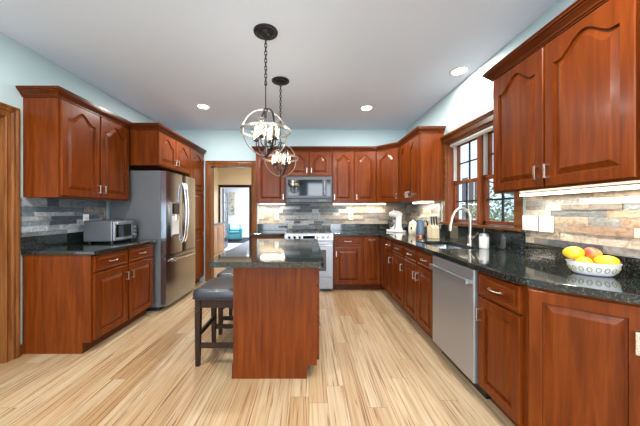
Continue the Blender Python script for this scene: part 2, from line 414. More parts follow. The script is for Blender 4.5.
# ---- window over the sink
def kitchen_window():
    root = structure(bpy.data.objects.new('window_1', None)); C.objects.link(root); root['label'] = 'stained wood double window above the sink'
    # casing on wall face with moulded head
    mb = MB()
    mb.box(XR-.02, XR, WY0-.075, WY0, WZ0-.0, WZ1+.0, .004).box(XR-.02, XR, WY1, WY1+.07, WZ0, WZ1, .004)
    mb.box(XR-.022, XR, WY0-.08, WY1+.075, WZ1, WZ1+.075, .004)
    mb.box(XR-.05, XR, WY0-.10, WY1+.078, WZ1+.075, WZ1+.10, .006).box(XR-.035, XR, WY0-.09, WY1+.077, WZ1+.055, WZ1+.078, .006)
    mb.build('window_casing', 'oak_trim_h', root)
    MB().box(XR-.06, XR+.10, WY0-.09, WY1+.07, WZ0-.028, WZ0, .006).build('window_sill', 'oak_trim_h', root)
    # jamb lining
    MB().box(XR, XR+T, WY0, WY0+.018, WZ0, WZ1).box(XR, XR+T, WY1-.018, WY1, WZ0, WZ1).box(XR, XR+T, WY0, WY1, WZ1-.018, WZ1).build('window_jamb', 'window_wood', root)
    ymid = (WY0+WY1)/2
    MB().box(XR+.045, XR+T, ymid-.03, ymid+.03, WZ0, WZ1-.018, .004).build('window_mullion', 'window_wood', root)
    X = XR+.075
    for (a, b) in ((WY0+.018, ymid-.03), (ymid+.03, WY1-.018)):
        MB().box(X-.0, X+.06, a, a+.018, (WZ0+WZ1)/2+.02, WZ1-.02).box(X-.0, X+.06, b-.018, b, (WZ0+WZ1)/2+.02, WZ1-.02).build('jamb_liner', 'white', root)
        zm = (WZ0+WZ1-.02)/2
        a0_, b0_ = a, b
        for (z0, z1, dx) in ((WZ0+.004, zm+.018, 0), (zm-.018, WZ1-.022, .032)):
            a, b = (a0_+.001, b0_-.001) if dx == 0 else (a0_+.019, b0_-.019)
            f = MB(); s = .034
            f.box(X+dx, X+dx+.03, a, a+s, z0, z1, .003).box(X+dx, X+dx+.03, b-s, b, z0, z1, .003)
            f.box(X+dx, X+dx+.03, a, b, z0, z0+s*1.1, .003).box(X+dx, X+dx+.03, a, b, z1-s, z1, .003)
            so = f.build('window_sash', 'window_wood', root)
            c = (a+b)/2; h = (z0+z1)/2
            MB().box(X+dx+.008, X+dx+.024, c-.008, c+.008, z0+s, z1-s).box(X+dx+.008, X+dx+.024, a+s, b-s, h-.008, h+.008).build('muntin', 'iron', so)
            MB().box(X+dx+.013, X+dx+.018, a+s*.9, b-s*.9, z0+s*.9, z1-s*.9).build('pane', 'glass', so)
    return root
kitchen_window()
t = thing('roller_blind', 'white roller blind cassette rolled up under the head of the kitchen window', 'blind', (XR+.05, (WY0+WY1)/2, WZ1-.06))
MB().box(-.028, .012, -.535, .535, .008, .038, .008).build('cassette', 'white', t)
MB().box(-.01, .0, -.52, .52, -.004, .007, .002).build('bottom_bar', 'white', t)

# ------------------------------------------------------------------ OUTSIDE
structure(MB().box(1.95, 30, -10, 40, -1.2, -1.0).build('ground_lawn', 'grass'))
t = thing('neighbour_house', 'pale blue clapboard house outside the kitchen window', 'house', (7.0, 14, -1.0))
mb = MB()
for i in range(40):
    z = i*.19
    mb.prism_x([(-5.2, z), (-5.2, z+.19), (-5.199, z+.19), (-5.199, z)], 0, .01)
mb.bm.clear()
for i in range(40):
    z = i*.17
    mb.box(-.012, .0, -4.6, 8, z, z+.165, 0, Matrix.Translation((0, 0, 0)))
mb.box(0, .3, -4.6, 8, 0, 6.9)
mb.build('siding_wall', 'siding', t)
for y0 in (-3.3, -1.2):
    w = MB().box(-.05, .02, y0, y0+.9, 1.9, 3.7).build('house_window', 'white', t)
    MB().box(-.06, -.05, y0+.06, y0+.42, 1.96, 3.64).box(-.06, -.05, y0+.48, y0+.84, 1.96, 3.64).build('pane', 'black_gloss', w)
    for k, (s0, s1) in enumerate(((y0-.45, y0-.05), (y0+.95, y0+1.35))):
        sm = MB().box(-.05, -.012, s0, s1, 1.85, 3.75)
        for q in range(22): sm.box(-.06, -.05, s0+.04, s1-.04, 1.92+q*.082, 1.96+q*.082)
        sm.build('shutter', 'shutter', t)
def tree(loc, h, r, label, seed):
    rnd = random.Random(seed)
    t = thing('shrub_tree', label, 'tree', loc, 0, None)
    mb = MB().tube([(0, 0, 0), (.05, .03, h*.5), (0, 0, h)], [.09, .06, .02])
    for k in range(9):
        a = rnd.random()*6.28; z = h*(.25+.07*k)
        mb.tube([(0, 0, z), (math.cos(a)*r*.5, math.sin(a)*r*.5, z+.3), (math.cos(a)*r*.9, math.sin(a)*r*.9, z+.45)], [.035, .02, .008], 6)
    mb.build('trunk', 'bark', t)
    mb = MB()
    for k in range(1500):
        u = rnd.random()*6.28; v = math.acos(rnd.uniform(-1, 1)); q = r*(rnd.random()**.4)
        c = Vector((q*math.sin(v)*math.cos(u), q*math.sin(v)*math.sin(u), h*.72+q*1.3*math.cos(v)))
        R = Matrix.Rotation(rnd.random()*6.28, 4, Vector((rnd.uniform(-1, 1), rnd.uniform(-1, 1), rnd.uniform(-1, 1))).normalized())
        s = rnd.uniform(.04, .075)
        p = [c+R @ Vector(x) for x in ((-s, 0, 0), (0, -s*.5, 0), (s, 0, 0), (0, s*.5, 0))]
        mb.bm.faces.new([mb.bm.verts.new(x) for x in p])
    mb.build('foliage', 'leaf', t)
tree((5.3, 6.6, -1.0), 2.9, 1.15, 'leafy green tree outside, closest to the window', 1)
tree((6.2, 9.2, -1.0), 2.3, 0.8, 'smaller leafy tree outside, between window and blue house', 2)

# ------------------------------------------------------------------ CABINETRY
CROWN = [(0, 0), (.012, 0), (.012, .010), (.018, .011), (.022, .020), (.036, .036), (.046, .044), (.046, .050), (.056, .054), (.056, .064), (.061, .066), (.061, .075), (0, .075)]
def arch_drop(u, A):
    u = min(1, abs(u)/.84); s = u*u*(3-2*u)
    s = s**1.1
    return A*s
def door_mesh(w, h, arch=False, t=.02, drawer=False):
    N = 28 if arch else 2
    A = (min(.085, w*.22) if arch else 0)
    def loop(ins, y, drop=None, top=None):
        ti = ins if top is None else top
        pts = [(ins, y, ins), (w-ins, y, ins)]
        for i in range(N):
            x = (w-ins) - (w-2*ins)*i/(N-1)
            u = (x-w/2)/(w/2-ins)
            z = h-ti-(arch_drop(u, drop) if drop else 0)
            pts.append((x, y, z))
        return pts
    ls = [loop(0, 0), loop(0, -t+.004), loop(.004, -t)]
    if drawer:
        ls += [loop(.018, -t), loop(.024, -t+.005), loop(.030, -t+.005), loop(.040, -t)]
    else:
        f = .056
        tt = f if not arch else f*.95
        ls += [loop(f, -t, A, tt), loop(f+.002, -t+.013, A, tt+.002), loop(f+.010, -t+.013, A, tt+.010), loop(f+.040, -t+.001, A, tt+.040)]
    mb = MB(); mb.loops(ls, True, True)
    return mb
def pull(parent, x, z, vertical=True, y=-.02, L=.10):
    mb = MB()
    if vertical:
        mb.box(x-.006, x+.006, y-.032, y-.024, z-L/2, z+L/2, .002)
        mb.box(x-.006, x+.006, y-.026, y, z-L/2, z-L/2+.012, .001).box(x-.006, x+.006, y-.026, y, z+L/2-.012, z+L/2, .001)
    else:
        pts = [(x-L/2+L*i/10, y-.010-.020*math.sin(PI*i/10)**.6, z) for i in range(11)]
        mb.tube(pts, .006, 8, flat=(.006, .004))
        mb.box(x-L/2-.004, x-L/2+.010, y-.014, y, z-.006, z+.006, .001).box(x+L/2-.010, x+L/2+.004, y-.014, y, z-.006, z+.006, .001)
    return mb.build('handle', 'nickel', parent)
def front(parent, kind, x0, x1, z0, z1, handle=None, off=(0, 0), rz=0):
    w, h = x1-x0, z1-z0
    mb = door_mesh(w, h, kind == 'arch', drawer=(kind == 'drawer'))
    ca, sa = math.cos(rz), math.sin(rz)
    loc = (off[0]+x0*ca+.001*sa, off[1]+x0*sa-.001*ca, z0)
    o = mb.build('drawer' if kind == 'drawer' else 'door', 'cherry_h' if kind == 'drawer' else 'cherry', parent, loc, rz)
    if handle:
        if kind == 'drawer': pull(o, w/2, h/2, False, L=.10)
        elif handle == 'T': pull(o, w/2, h-.05, False, L=.09)
        else:
            x = .028 if 'L' in handle else w-.028
            z = h-.11 if 't' in handle else .09
            pull(o, x, z, True, L=.085)
    return o
def cab_base(label, loc, rz, w, fronts, d=.607, z1=.875, toe=True, open_top=False, group=None, hollow=None, cat='cabinet', name='base_cabinet'):
    t = thing(name, label, cat, loc, rz, group)
    mb = MB()
    if open_top:
        mb.box(.001, .02, 0, d, .1, z1).box(w-.02, w-.001, 0, d, .1, z1).box(.02, w-.02, 0, .02, .1, z1).box(.02, w-.02, d-.015, d, .1, z1).box(.02, w-.02, .02, d-.015, .1, .12)
    else: mb.box(.001, w-.001, 0, d, .1, z1)
    mb.build('carcass', 'cherry', t)
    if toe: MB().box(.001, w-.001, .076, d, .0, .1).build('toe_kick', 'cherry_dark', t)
    for f in fronts: front(t, *f)
    return t
UZ0, UZ1 = 1.400, 2.275
def cab_upper(label, loc, rz, w, fronts, d=.302, z0=UZ0, z1=UZ1, crown=None, d0=None, d1=None, group=None, name='wall_cabinet', cprof=None):
    t = thing(name, label, 'cabinet', (loc[0], loc[1], z0), rz, group)
    MB().box(.001, w-.001, 0, d, 0, z1-z0).build('carcass', 'cherry', t)
    for f in fronts:
        k, x0, x1, a, b, hd = f
        front(t, k, x0, x1, a-z0, b-z0, hd)
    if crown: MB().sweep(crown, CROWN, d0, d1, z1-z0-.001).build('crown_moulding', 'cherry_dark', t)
    return t
DZB, DZT = .115, .700      # base door
WZB, WZT = .715, .862      # drawer
UB, UT = UZ0+.012, UZ1-.012

# --- right run (faces the aisle): local x from far to near
RX = 1.14
def rloc(y): return (RX, y, 0)
cab_base('narrow cherry base cabinet beside the back corner on the sink side', rloc(3.888), -PI/2, .30,
         [('drawer', .015, .285, WZB, WZT, 'C'), ('door', .015, .285, DZB, DZT, 'Rt')])
cab_base('cherry base cabinet between the narrow corner cabinet and the sink cabinet', rloc(3.587), -PI/2, .455,
         [('drawer', .015, .44, WZB, WZT, 'C'), ('door', .015, .44, DZB, DZT, 'Rt')])
cab_base('two door cherry sink cabinet beside the dishwasher', rloc(3.131), -PI/2, .748,
         [('drawer', .015, .366, WZB, WZT, 'C'), ('drawer', .382, .733, WZB, WZT, 'C'), ('door', .015, .366, DZB, DZT, 'Rt'), ('door', .382, .733, DZB, DZT, 'Lt')], open_top=True)
cab_base('cherry base cabinet with one drawer on the near side of the dishwasher', rloc(1.768), -PI/2, .381,
         [('drawer', .012, .356, WZB, WZT, 'C'), ('door', .012, .356, DZB, DZT, 'Lt')])
# angled cabinet
t = thing('base_cabinet', 'angled cherry base cabinet with one tall door under the fruit bowl', 'cabinet', (1.14, 1.386, 0), -PI/4)
S = .438
def w2l(x, y): return ((x-1.14)*.70711-(y-1.386)*.70711, (x-1.14)*.70711+(y-1.386)*.70711)
MB().prism([w2l(*p) for p in ((1.14, 1.386), (1.45, 1.076), (1.725, 1.076), (1.725, 1.386))], .1, .875).build('carcass', 'cherry', t)
MB().prism([w2l(*p) for p in ((1.20, 1.386), (1.50, 1.076), (1.70, 1.076), (1.70, 1.386))], 0, .1).build('toe_kick', 'cherry_dark', t)
o = front(t, 'door', .006, S-.042, .115, .862, None); pull(o, S-.048-.036, .600, True, L=.095)
# shallow cabinet
cab_base('shallow cherry base cabinet past the angled cabinet, at the very edge of the photo', (1.455, 1.072, 0), -PI/2, .70,
         [('door', .02, .34, DZB, .862, 'Rt'), ('door', .36, .68, DZB, .862, 'Lt')], d=.29)
# corner cabinet
t = thing('corner_base_cabinet', 'cherry corner base cabinet where the back run meets the sink run', 'cabinet', (0, 0, 0))
MB().prism([(.842, 4.798), (.842, 4.19), (1.14, 4.19), (1.14, 3.89), (1.748, 3.89), (1.748, 4.798)], .1, .875).build('carcass', 'cherry', t)
MB().prism([(.842, 4.798), (.842, 4.266), (1.216, 4.266), (1.216, 3.89), (1.748, 3.89), (1.748, 4.798)], 0, .1).build('toe_kick', 'cherry_dark', t)
front(t, 'door', .015, .275, .115, .862, 'T', off=(.842, 4.19))
front(t, 'door', .025, .285, .115, .862, None, off=(1.14, 4.19), rz=-PI/2)
# back run
cab_base('cherry base cabinet with drawer just to the sink side of the range', (.385, 4.19, 0), 0, .455,
         [('drawer', .015, .44, WZB, WZT, 'C'), ('door', .015, .44, DZB, DZT, 'Lt')])
cab_base('cherry base cabinet between the hall doorway and the range', (-.905, 4.19, 0), 0, .52,
         [('drawer', .015, .505, WZB, WZT, 'C'), ('door', .015, .505, DZB, DZT, 'Rt')])
# left run: local x near to far
LX = -1.93
cab_base('cherry base cabinet nearest the side doorway, under the toaster oven counter', (LX, 2.35, 0), PI/2, .457,
         [('drawer', .015, .445, WZB, WZT, 'C'), ('door', .015, .445, DZB, DZT, 'Rt')])
cab_base('cherry base cabinet next to the refrigerator, below the toaster oven', (LX, 2.807, 0), PI/2, .457,
         [('drawer', .012, .442, WZB, WZT, 'C'), ('door', .012, .442, DZB, DZT, 'Lt')])
# full-height finished end of the left run, notched for the toe space
e = [o for o in bpy.data.objects if 'nearest the side doorway' in str(o.get('label', ''))][0]
MB().loops([[(x, y, z) for y, z in ((.076, 0), (.606, 0), (.606, .874), (.0, .874), (.0, .1), (.076, .1))] for x in (-.005, .0)]).build('end_panel', 'cherry', e)
# uppers
r2 = math.sqrt(.5)
cab_upper('cherry wall cabinet with two arched doors nearest the camera, beside the window', (1.438, 2.06), -PI/2, .918,
          [('arch', .018, .452, UB, UT, 'Rb'), ('arch', .466, .908, UB, UT, 'Lb')], d=.31, crown=[(0, .31), (0, 0), (.918, 0)])
cab_upper('cherry wall cabinet only just visible at the edge of the photo', (1.438, 1.138), -PI/2, .76,
          [('arch', .010, .372, UB, UT, 'Rb'), ('arch', .388, .75, UB, UT, 'Lb')], d=.31, crown=[(0, 0), (.76, 0)])
cab_upper('tall two door cherry wall cabinet between the window and the back corner', (1.445, 4.19), -PI/2, .755,
          [('arch', .015, .372, UB, UT, 'Rb'), ('arch', .386, .742, UB, UT, 'Lb')], crown=[(0, 0), (.755, 0), (.755, .302)], d0=(r2, r2))
# diagonal corner
t = thing('corner_wall_cabinet', 'diagonal one door cherry wall cabinet in the back corner', 'cabinet', (1.14, 4.495, UZ0), -PI/4)
Lg = .305*math.sqrt(2); q = .303*r2
MB().prism([(0.001, 0.001), (Lg-.001, 0.001), (Lg+q, q), (Lg/2, Lg/2+2*q-.01), (-q, q)], 0, UZ1-UZ0).build('carcass', 'cherry', t)
front(t, 'arch', .022, Lg-.022, .012, UT-UZ0, 'Rb')
MB().sweep([(0, 0), (Lg, 0)], CROWN, (r2, r2), (r2, -r2), UZ1-UZ0-.001).build('crown_moulding', 'cherry_dark', t)
cab_upper('two door cherry wall cabinet between the microwave and the corner cabinet', (.383, 4.495), 0, .756,
          [('arch', .018, .372, UB, UT, 'Lb'), ('arch', .392, .742, UB, UT, 'Lb')], crown=[(0, 0), (.756, 0)], d1=(r2, -r2))
cab_upper('short two door cherry wall cabinet above the microwave', (-.38, 4.495), 0, .762,
          [('arch', .03, .372, 1.858, UT, 'Rb'), ('arch', .392, .735, 1.858, UT, 'Lb')], z0=1.842, crown=[(0, 0), (.762, 0)])
cab_upper('one door cherry wall cabinet between the hall doorway and the microwave', (-.905, 4.495), 0, .524,
          [('arch', .03, .50, UB, UT, 'Rb')], crown=[(0, .302), (0, 0), (.524, 0)])
cab_upper('two door cherry wall cabinet above the toaster oven counter', (-2.225, 2.35), PI/2, .912,
          [('arch', .015, .446, UB-.01, UT, 'Rb'), ('arch', .462, .900, UB-.01, UT, 'Lb')], d=.312, z0=1.388, crown=[(0, .312), (0, 0), (.912, 0)])
cab_upper('deep two door cherry cabinet above the refrigerator', (-1.90, 3.31), PI/2, .888,
          [('arch', .012, .430, 1.85, UT, 'Rb'), ('arch', .446, .872, 1.85, UT, 'Lb')], d=.636, z0=1.838, crown=[(0, .636), (0, 0), (.888, 0)])
t = thing('pantry_cabinet', 'tall narrow cherry pantry cabinet between refrigerator and hall doorway', 'cabinet', (-1.90, 4.20, 0), PI/2)
MB().box(.001, .56, 0, .636, .1, UZ1).build('carcass', 'cherry', t)
MB().box(.001, .56, .07, .636, 0, .1).build('toe_kick', 'cherry_dark', t)
front(t, 'door', .02, .54, .115, .86, 'Lt'); front(t, 'door', .02, .54, .875, 1.60, 'Lb'); front(t, 'arch', .02, .54, 1.615, UT, 'Lb')
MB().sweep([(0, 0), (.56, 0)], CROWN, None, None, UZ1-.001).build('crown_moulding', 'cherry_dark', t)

# ------------------------------------------------------------------ COUNTERTOPS
def slab(name, outer, holes, z0, z1, bevel, label):
    bm = bmesh.new(); es = []
    for lp in [outer]+holes:
        vs = [bm.verts.new((x, y, z0)) for x, y in lp]
        for i in range(len(vs)): es.append(bm.edges.new((vs[i], vs[(i+1) % len(vs)])))
    r = bmesh.ops.triangle_fill(bm, edges=es, use_beauty=True, use_dissolve=False)
    fs = [f for f in bm.faces]
    ex = bmesh.ops.extrude_face_region(bm, geom=fs)
    bmesh.ops.translate(bm, verts=[v for v in ex['geom'] if isinstance(v, bmesh.types.BMVert)], vec=(0, 0, z1-z0))
    mb = MB(); mb.bm.free(); mb.bm = bm
    o = mb.build(name, 'granite', bevel=bevel)
    return tag(o, label, 'countertop')
def rounded(pts, rad, n=6):
    out = []; N = len(pts)
    for i, p in enumerate(pts):
        r = rad.get(i, 0)
        if not r: out.append(p); continue
        a = Vector(pts[i-1])-Vector(p); b = Vector(pts[(i+1) % N])-Vector(p)
        la, lb = a.normalized(), b.normalized(); P = Vector(p)
        for k in range(n+1):
            s = k/n
            q = (P+la*r)*(1-s)**2+P*2*s*(1-s)+(P+lb*r)*s*s
            out.append((q.x, q.y))
    return out
CT0, CT1 = .876, .914
SX0, SX1, SY0, SY1 = 1.235, 1.60, 2.44, 3.08
outer = rounded([(.386, 4.798), (.386, 4.145), (1.095, 4.145), (1.095, 1.40), (1.425, 1.05), (1.425, .36), (1.748, .36), (1.748, 4.798)], {2: .04, 3: .12, 4: .08})
ctr = slab('countertop', outer, [[(SX0, SY0), (SX0, SY1), (SX1, SY1), (SX1, SY0)]], CT0, CT1, .008, 'long black speckled granite countertop with the sink cut into it')
MB().box(.386, 1.748, 4.778, 4.798, CT1+.001, CT1+.12, .002).box(1.728, 1.748, 3.46, 4.776, CT1+.001, CT1+.12, .002).box(1.728, 1.748, .36, 2.13, CT1+.001, CT1+.10, .002).box(1.722, 1.748, 2.135, 3.455, CT1+.001, WZ0-.03, .002).build('backsplash_strip', 'granite', ctr)
c2 = slab('countertop', [(-.93, 4.798), (-.93, 4.145), (-.386, 4.145), (-.386, 4.798)], [], CT0, CT1, .008, 'short black granite countertop between hall doorway and range')
MB().box(-.93, -.386, 4.778, 4.798, CT1+.001, CT1+.12, .002).build('backsplash_strip', 'granite', c2)
c3 = slab('countertop', [(-2.538, 2.33), (-1.885, 2.33), (-1.885, 3.30), (-2.538, 3.30)], [], CT0, CT1, .008, 'black granite countertop under the toaster oven')
MB().box(-2.538, -2.518, 2.33, 3.30, CT1+.001, CT1+.12, .002).build('backsplash_strip', 'granite', c3)

# sink
t = thing('kitchen_sink', 'undermount stainless double bowl sink set in the long countertop', 'sink', ((SX0+SX1)/2, (SY0+SY1)/2, .70))
hx = (SX1-SX0)/2+.004; hy = (SY1-SY0)/2+.004
def bowl(y0, y1, name):
    mb = MB(); ls = []
    for (ins, z) in ((-.012, .174), (0, .174), (.0, .17), (.012, .03), (.03, .006), (hx-.01, .0)):
        iy = min(ins, (y1-y0)/2-.01)
        p = rounded([(-hx+ins, y0+iy), (hx-ins, y0+iy), (hx-ins, y1-iy), (-hx+ins, y1-iy)], {0: .03, 1: .03, 2: .03, 3: .03} if ins < .1 else {0: .002, 1: .002, 2: .002, 3: .002}, 4)
        ls.append([(x, y, z) for x, y in p])
    mb.loops(ls, False, True); mb.lathe([(.035, .004), (.03, .008), (.0, .006)], (0, (y0+y1)/2, 0), 16)
    o = mb.build(name, 'sink', t, smooth=True)
bowl(-hy, -.012, 'basin'); bowl(.012, hy, 'basin')

# ------------------------------------------------------------------ STONE BACKSPLASHES
WARM = [(186, 172, 152), (206, 196, 178), (166, 152, 134), (146, 134, 120), (198, 186, 166), (122, 118, 114), (182, 172, 158), (142, 142, 140), (160, 136, 116)]
COOL = [(120, 130, 138), (160, 168, 174), (92, 100, 110), (188, 192, 194), (74, 82, 92), (140, 146, 150), (158, 150, 138), (104, 120, 130), (176, 182, 186)]
GREY = [(132, 136, 136), (108, 114, 118), (160, 162, 160), (88, 92, 96), (176, 170, 158), (122, 116, 108)]
def stone(label, u0, u1, z0, z1, place, pal, seed, cuts=None):
    """tiles laid in courses; place(u, depth, z) -> world point; surface mesh of one backsplash"""
    rnd = random.Random(seed); mb = MB(); z = z0; row = 0
    while z < z1-.01:
        h = rnd.choice([.038, .045, .052, .06]); zt = min(z1, z+h)
        if z1-zt < .02: zt = z1
        u = u0-rnd.random()*.2
        while u < u1:
            w = rnd.choice([.12, .18, .24, .30, .36]); a = max(u, u0); b = min(u+w, u1); u += w
            if b-a < .01: continue
            p = pal(.5*(a+b)) if callable(pal) else pal
            c = rnd.choice(p); k = rnd.uniform(.88, 1.1)
            col = lin(tuple(min(255, v*k) for v in c)); d = rnd.uniform(.008, .018)
            g = .0006
            P = [place(x, y, q) for q in (z+g, zt-g) for (x, y) in ((a+g, 0), (b-g, 0), (b-g, d), (a+g, d))]
            mb.tile(P, col)
        z = zt
    o = mb.build('stone_backsplash', 'stone'); return tag(o, label, 'backsplash')
mixed = WARM+GREY
stone('warm beige and grey stacked stone backsplash beside the window behind the fruit bowl', .36, 2.125, CT1+.102, UZ0-.004, lambda u, d, z: (1.7485-d, u, z), mixed+WARM, 3)
stone('stacked stone backsplash between the window and the back corner', 3.51, 4.778, CT1+.122, UZ0-.004, lambda u, d, z: (1.7485-d, u, z), WARM+GREY, 4)
def bp(u):
    return (GREY+COOL[:3]) if -.55 < u < .5 else (WARM if u > .5 else WARM+[(214, 200, 172)]*3)
stone('stacked stone backsplash along the back wall, greyer behind the range', -.905, 1.744, CT1+.122, UZ0-.006, lambda u, d, z: (u, 4.7985-d, z), bp, 5)
stone('strip of grey stacked stone just above the back edge of the range', -.382, .382, .90, CT1+.121, lambda u, d, z: (u, 4.7985-d, z), GREY+COOL[:3], 8)
stone('grey slate stone backsplash behind the toaster oven', 2.33, 3.30, CT1+.122, 1.384, lambda u, d, z: (-2.5385+d, u, z), COOL, 6)

# ------------------------------------------------------------------ APPLIANCES
# dishwasher
t = thing('dishwasher', 'stainless steel dishwasher with a bar handle under the long countertop', 'dishwasher', (1.14, 2.381, 0), -PI/2)
MB().box(.004, .606, .0, .57, .09, .872).build('tub', 'black', t)
MB().box(.01, .60, .05, .5, 0, .09).build('toe_panel', 'black', t)
d = MB().box(.008, .602, -.035, -.001, .105, .868, .006).build('door', 'dw_steel', t)
MB().box(.03, .58, -.075, -.06, .765, .80, .004).box(.03, .05, -.062, -.034, .77, .795, .002).box(.56, .58, -.062, -.034, .77, .795, .002).build('handle', 'stainless', d)

# refrigerator
t = thing('refrigerator', 'stainless french door refrigerator with dispenser and grey side', 'refrigerator', (-1.87, 3.335, 0), PI/2)
MB().box(0, .865, 0, .63, .05, 1.775, .006).build('cabinet_body', 'fridge_side', t)
MB().box(.02, .845, .03, .6, 0, .05).build('base_grille', 'black', t)
def curved_panel(x0, x1, z0, z1, bulge=.012, t0=-.005, th=.075):
    mb = MB(); n = 8; ls = []
    pts = [(x0, t0)] + [(x0+(x1-x0)*i/n, t0-th+.010*(abs(i/n*2-1)**6)-bulge*(1-(i/n*2-1)**2)*.4) for i in range(n+1)] + [(x1, t0)]
    a = [mb.bm.verts.new((x, y, z0)) for x, y in pts]; b = [mb.bm.verts.new((x, y, z1)) for x, y in pts]
    mb.bm.faces.new(a); mb.bm.faces.new(b[::-1])
    for i in range(len(pts)): mb.bm.faces.new((a[i], a[(i+1) % len(pts)], b[(i+1) % len(pts)], b[i]))
    return mb
DF = -.083
def bow(x, z0, z1, n=16, dep=.055):
    return [(x, DF-.005-dep*math.sin(PI*i/n)**.55, z0+(z1-z0)*i/n) for i in range(n+1)]
for (a, b, hx_) in ((.003, .430, .395), (.435, .862, .47)):
    dd = curved_panel(a, b, .70, 1.77).build('door', 'fridge_steel', t, smooth=True, auto=30)
    MB().tube(bow(hx_, .83, 1.66), .012, 10).build('handle', 'chrome', dd, smooth=True)
    if a < .1:
        dp = MB().box(.10, .31, DF-.008, DF+.01, .93, 1.38, .004).build('water_dispenser', 'stainless_dark', dd)
        MB().box(.115, .295, DF-.010, DF-.007, .955, 1.20, .001).build('dispenser_recess', 'white', dp)
        MB().box(.115, .295, DF-.012, DF-.007, 1.23, 1.36, .001).build('dispenser_display', 'black_gloss', dp)
        MB().box(.17, .24, DF-.03, DF-.008, 1.14, 1.22, .004).build('dispenser_lever', 'chrome', dp)
dd = curved_panel(.003, .862, .06, .69).build('freezer_drawer', 'fridge_steel', t, smooth=True, auto=30)
MB().tube([(.07+.725*i/16, DF-.005-.05*math.sin(PI*i/16)**.4, .625) for i in range(17)], .012, 10).build('handle', 'chrome', dd, smooth=True)

# microwave
t = thing('microwave_oven', 'stainless over the range microwave under the short wall cabinet', 'microwave', (-.378, 4.40, 1.405), 0)
MB().box(0, .756, 0, .39, .0, .43, .004).build('case', 'mw_steel', t)
d = MB().box(0, .756, -.03, -.001, .07, .43, .006).build('door', 'mw_steel', t)
MB().box(.035, .60, -.034, -.029, .11, .375, .002).build('door_window', 'black_gloss', d)
MB().tube([(.635, -.03, .11), (.635, -.065, .13), (.635, -.07, .24), (.635, -.065, .35), (.635, -.03, .37)], .010, 8).build('handle', 'chrome', d, smooth=True)
MB().box(.665, .735, -.034, -.029, .11, .375, .002).build('control_panel', 'display', d)
MB().box(0, .756, -.025, 0, .0, .066, .004).build('vent_strip', 'black', t)
for gx in (.08, .53): MB().box(gx, gx+.14, -.03, -.02, .012, .05).build('vent_grille', 'mw_steel', t)

# range
t = thing('gas_range', 'stainless gas range with front knobs and black grates below the microwave', 'range', (-.378, 4.16, 0), 0)
MB().box(.002, .754, 0, .61, .04, .905, .003).build('range_body', 'range_steel', t)
MB().box(.0, .756, -.03, .62, .905, .918, .003).build('cooktop', 'range_steel', t)
m = MB().prism_x([(0, .80), (-.045, .81), (-.03, .904), (0, .904)], 0.001, .755).build('control_panel', 'range_steel', t)
for x in (.075, .155, .235, .52, .60, .68):
    R = Matrix.Translation((x, -.04, .858)) @ Matrix.Rotation(PI/2+.15, 4, 'X')
    MB().lathe([(.026, 0), (.026, .006), (.021, .01), (.019, .032), (.015, .036), (0, .036)], (0, 0, 0), 18, mat=R).build('knob', 'chrome', m, smooth=True)
MB().box(.285, .47, -.045, -.036, .835, .88, .001).build('display_screen', 'black_gloss', m)
for (gx0, gx1) in ((.03, .27), (.27, .49), (.49, .73)):
    g = MB()
    for yy in (.03, .30, .57): g.box(gx0+.004, gx1-.004, yy-.006, yy+.006, .935, .947)
    for xx in (gx0+.01, (gx0+gx1)/2, gx1-.01): g.box(xx-.006, xx+.006, .03, .57, .935, .947)
    for xx in (gx0+.01, gx1-.01):
        for yy in (.03, .57): g.box(xx-.006, xx+.006, yy-.006, yy+.006, .918, .935)
    g.build('grate', 'black', t)
for (bx, by) in ((.15, .16), (.15, .44), (.38, .30), (.61, .16), (.61, .44)):
    MB().lathe([(.05, .918), (.05, .925), (.035, .932), (0, .932)], (bx, by, 0), 18).build('burner', 'black', t)
d = MB().box(.004, .752, -.035, -.001, .235, .785, .005).build('oven_door', 'range_steel', t)
MB().box(.11, .645, -.038, -.034, .33, .66, .002).build('oven_window', 'black_gloss', d)
MB().tube([(.06, -.034, .735), (.06, -.075, .735)], .008, 8).tube([(.696, -.034, .735), (.696, -.075, .735)], .008, 8).tube([(.04, -.078, .735), (.716, -.078, .735)], .012, 10).build('handle', 'chrome', d, smooth=True)
d = MB().box(.004, .752, -.035, -.001, .055, .215, .005).build('warming_drawer', 'range_steel', t)
MB().box(.03, .726, .03, .55, 0, .04).build('kick_plate', 'black', t)

# toaster oven: faces +x
t = thing('toaster_oven', 'stainless toaster oven with glass door on the black counter', 'toaster oven', (-2.12, 2.85, CT1+.001), PI/2)
mb = MB().box(0, .40, 0, .31, .018, .245, .01)
mb.build('case', 'stainless_dark', t)
for x in (.04, .36):
    for y in (.03, .27): MB().lathe([(.014, 0), (.014, .02), (.01, .02)], (x, y, 0), 12).build('foot', 'black', t)
MB().box(.03, .05, -.001, .312, .22, .226).box(-.002, 0, .06, .24, .19, .21).box(-.002, 0, .06, .24, .05, .055).build('vent_slots', 'stainless_dark', t)
d = MB().box(.012, .305, -.018, -.001, .028, .235, .004).build('door', 'stainless', t)
MB().box(.035, .282, -.021, -.017, .06, .20, .001).build('door_glass', 'black_gloss', d)
MB().tube([(.05, -.018, .218), (.05, -.042, .218), (.265, -.042, .218), (.265, -.018, .218)], .006, 8).build('handle', 'chrome', d, smooth=True)
p = MB().box(.308, .392, -.012, -.001, .028, .235, .003).build('control_panel', 'stainless_dark', t)
for z in (.07, .115, .16):
    MB().lathe([(.016, 0), (.015, .014), (0, .014)], mat=Matrix.Translation((.35, -.012, z)) @ Matrix.Rotation(PI/2, 4, 'X'), seg=14).build('knob', 'chrome', p, smooth=True)

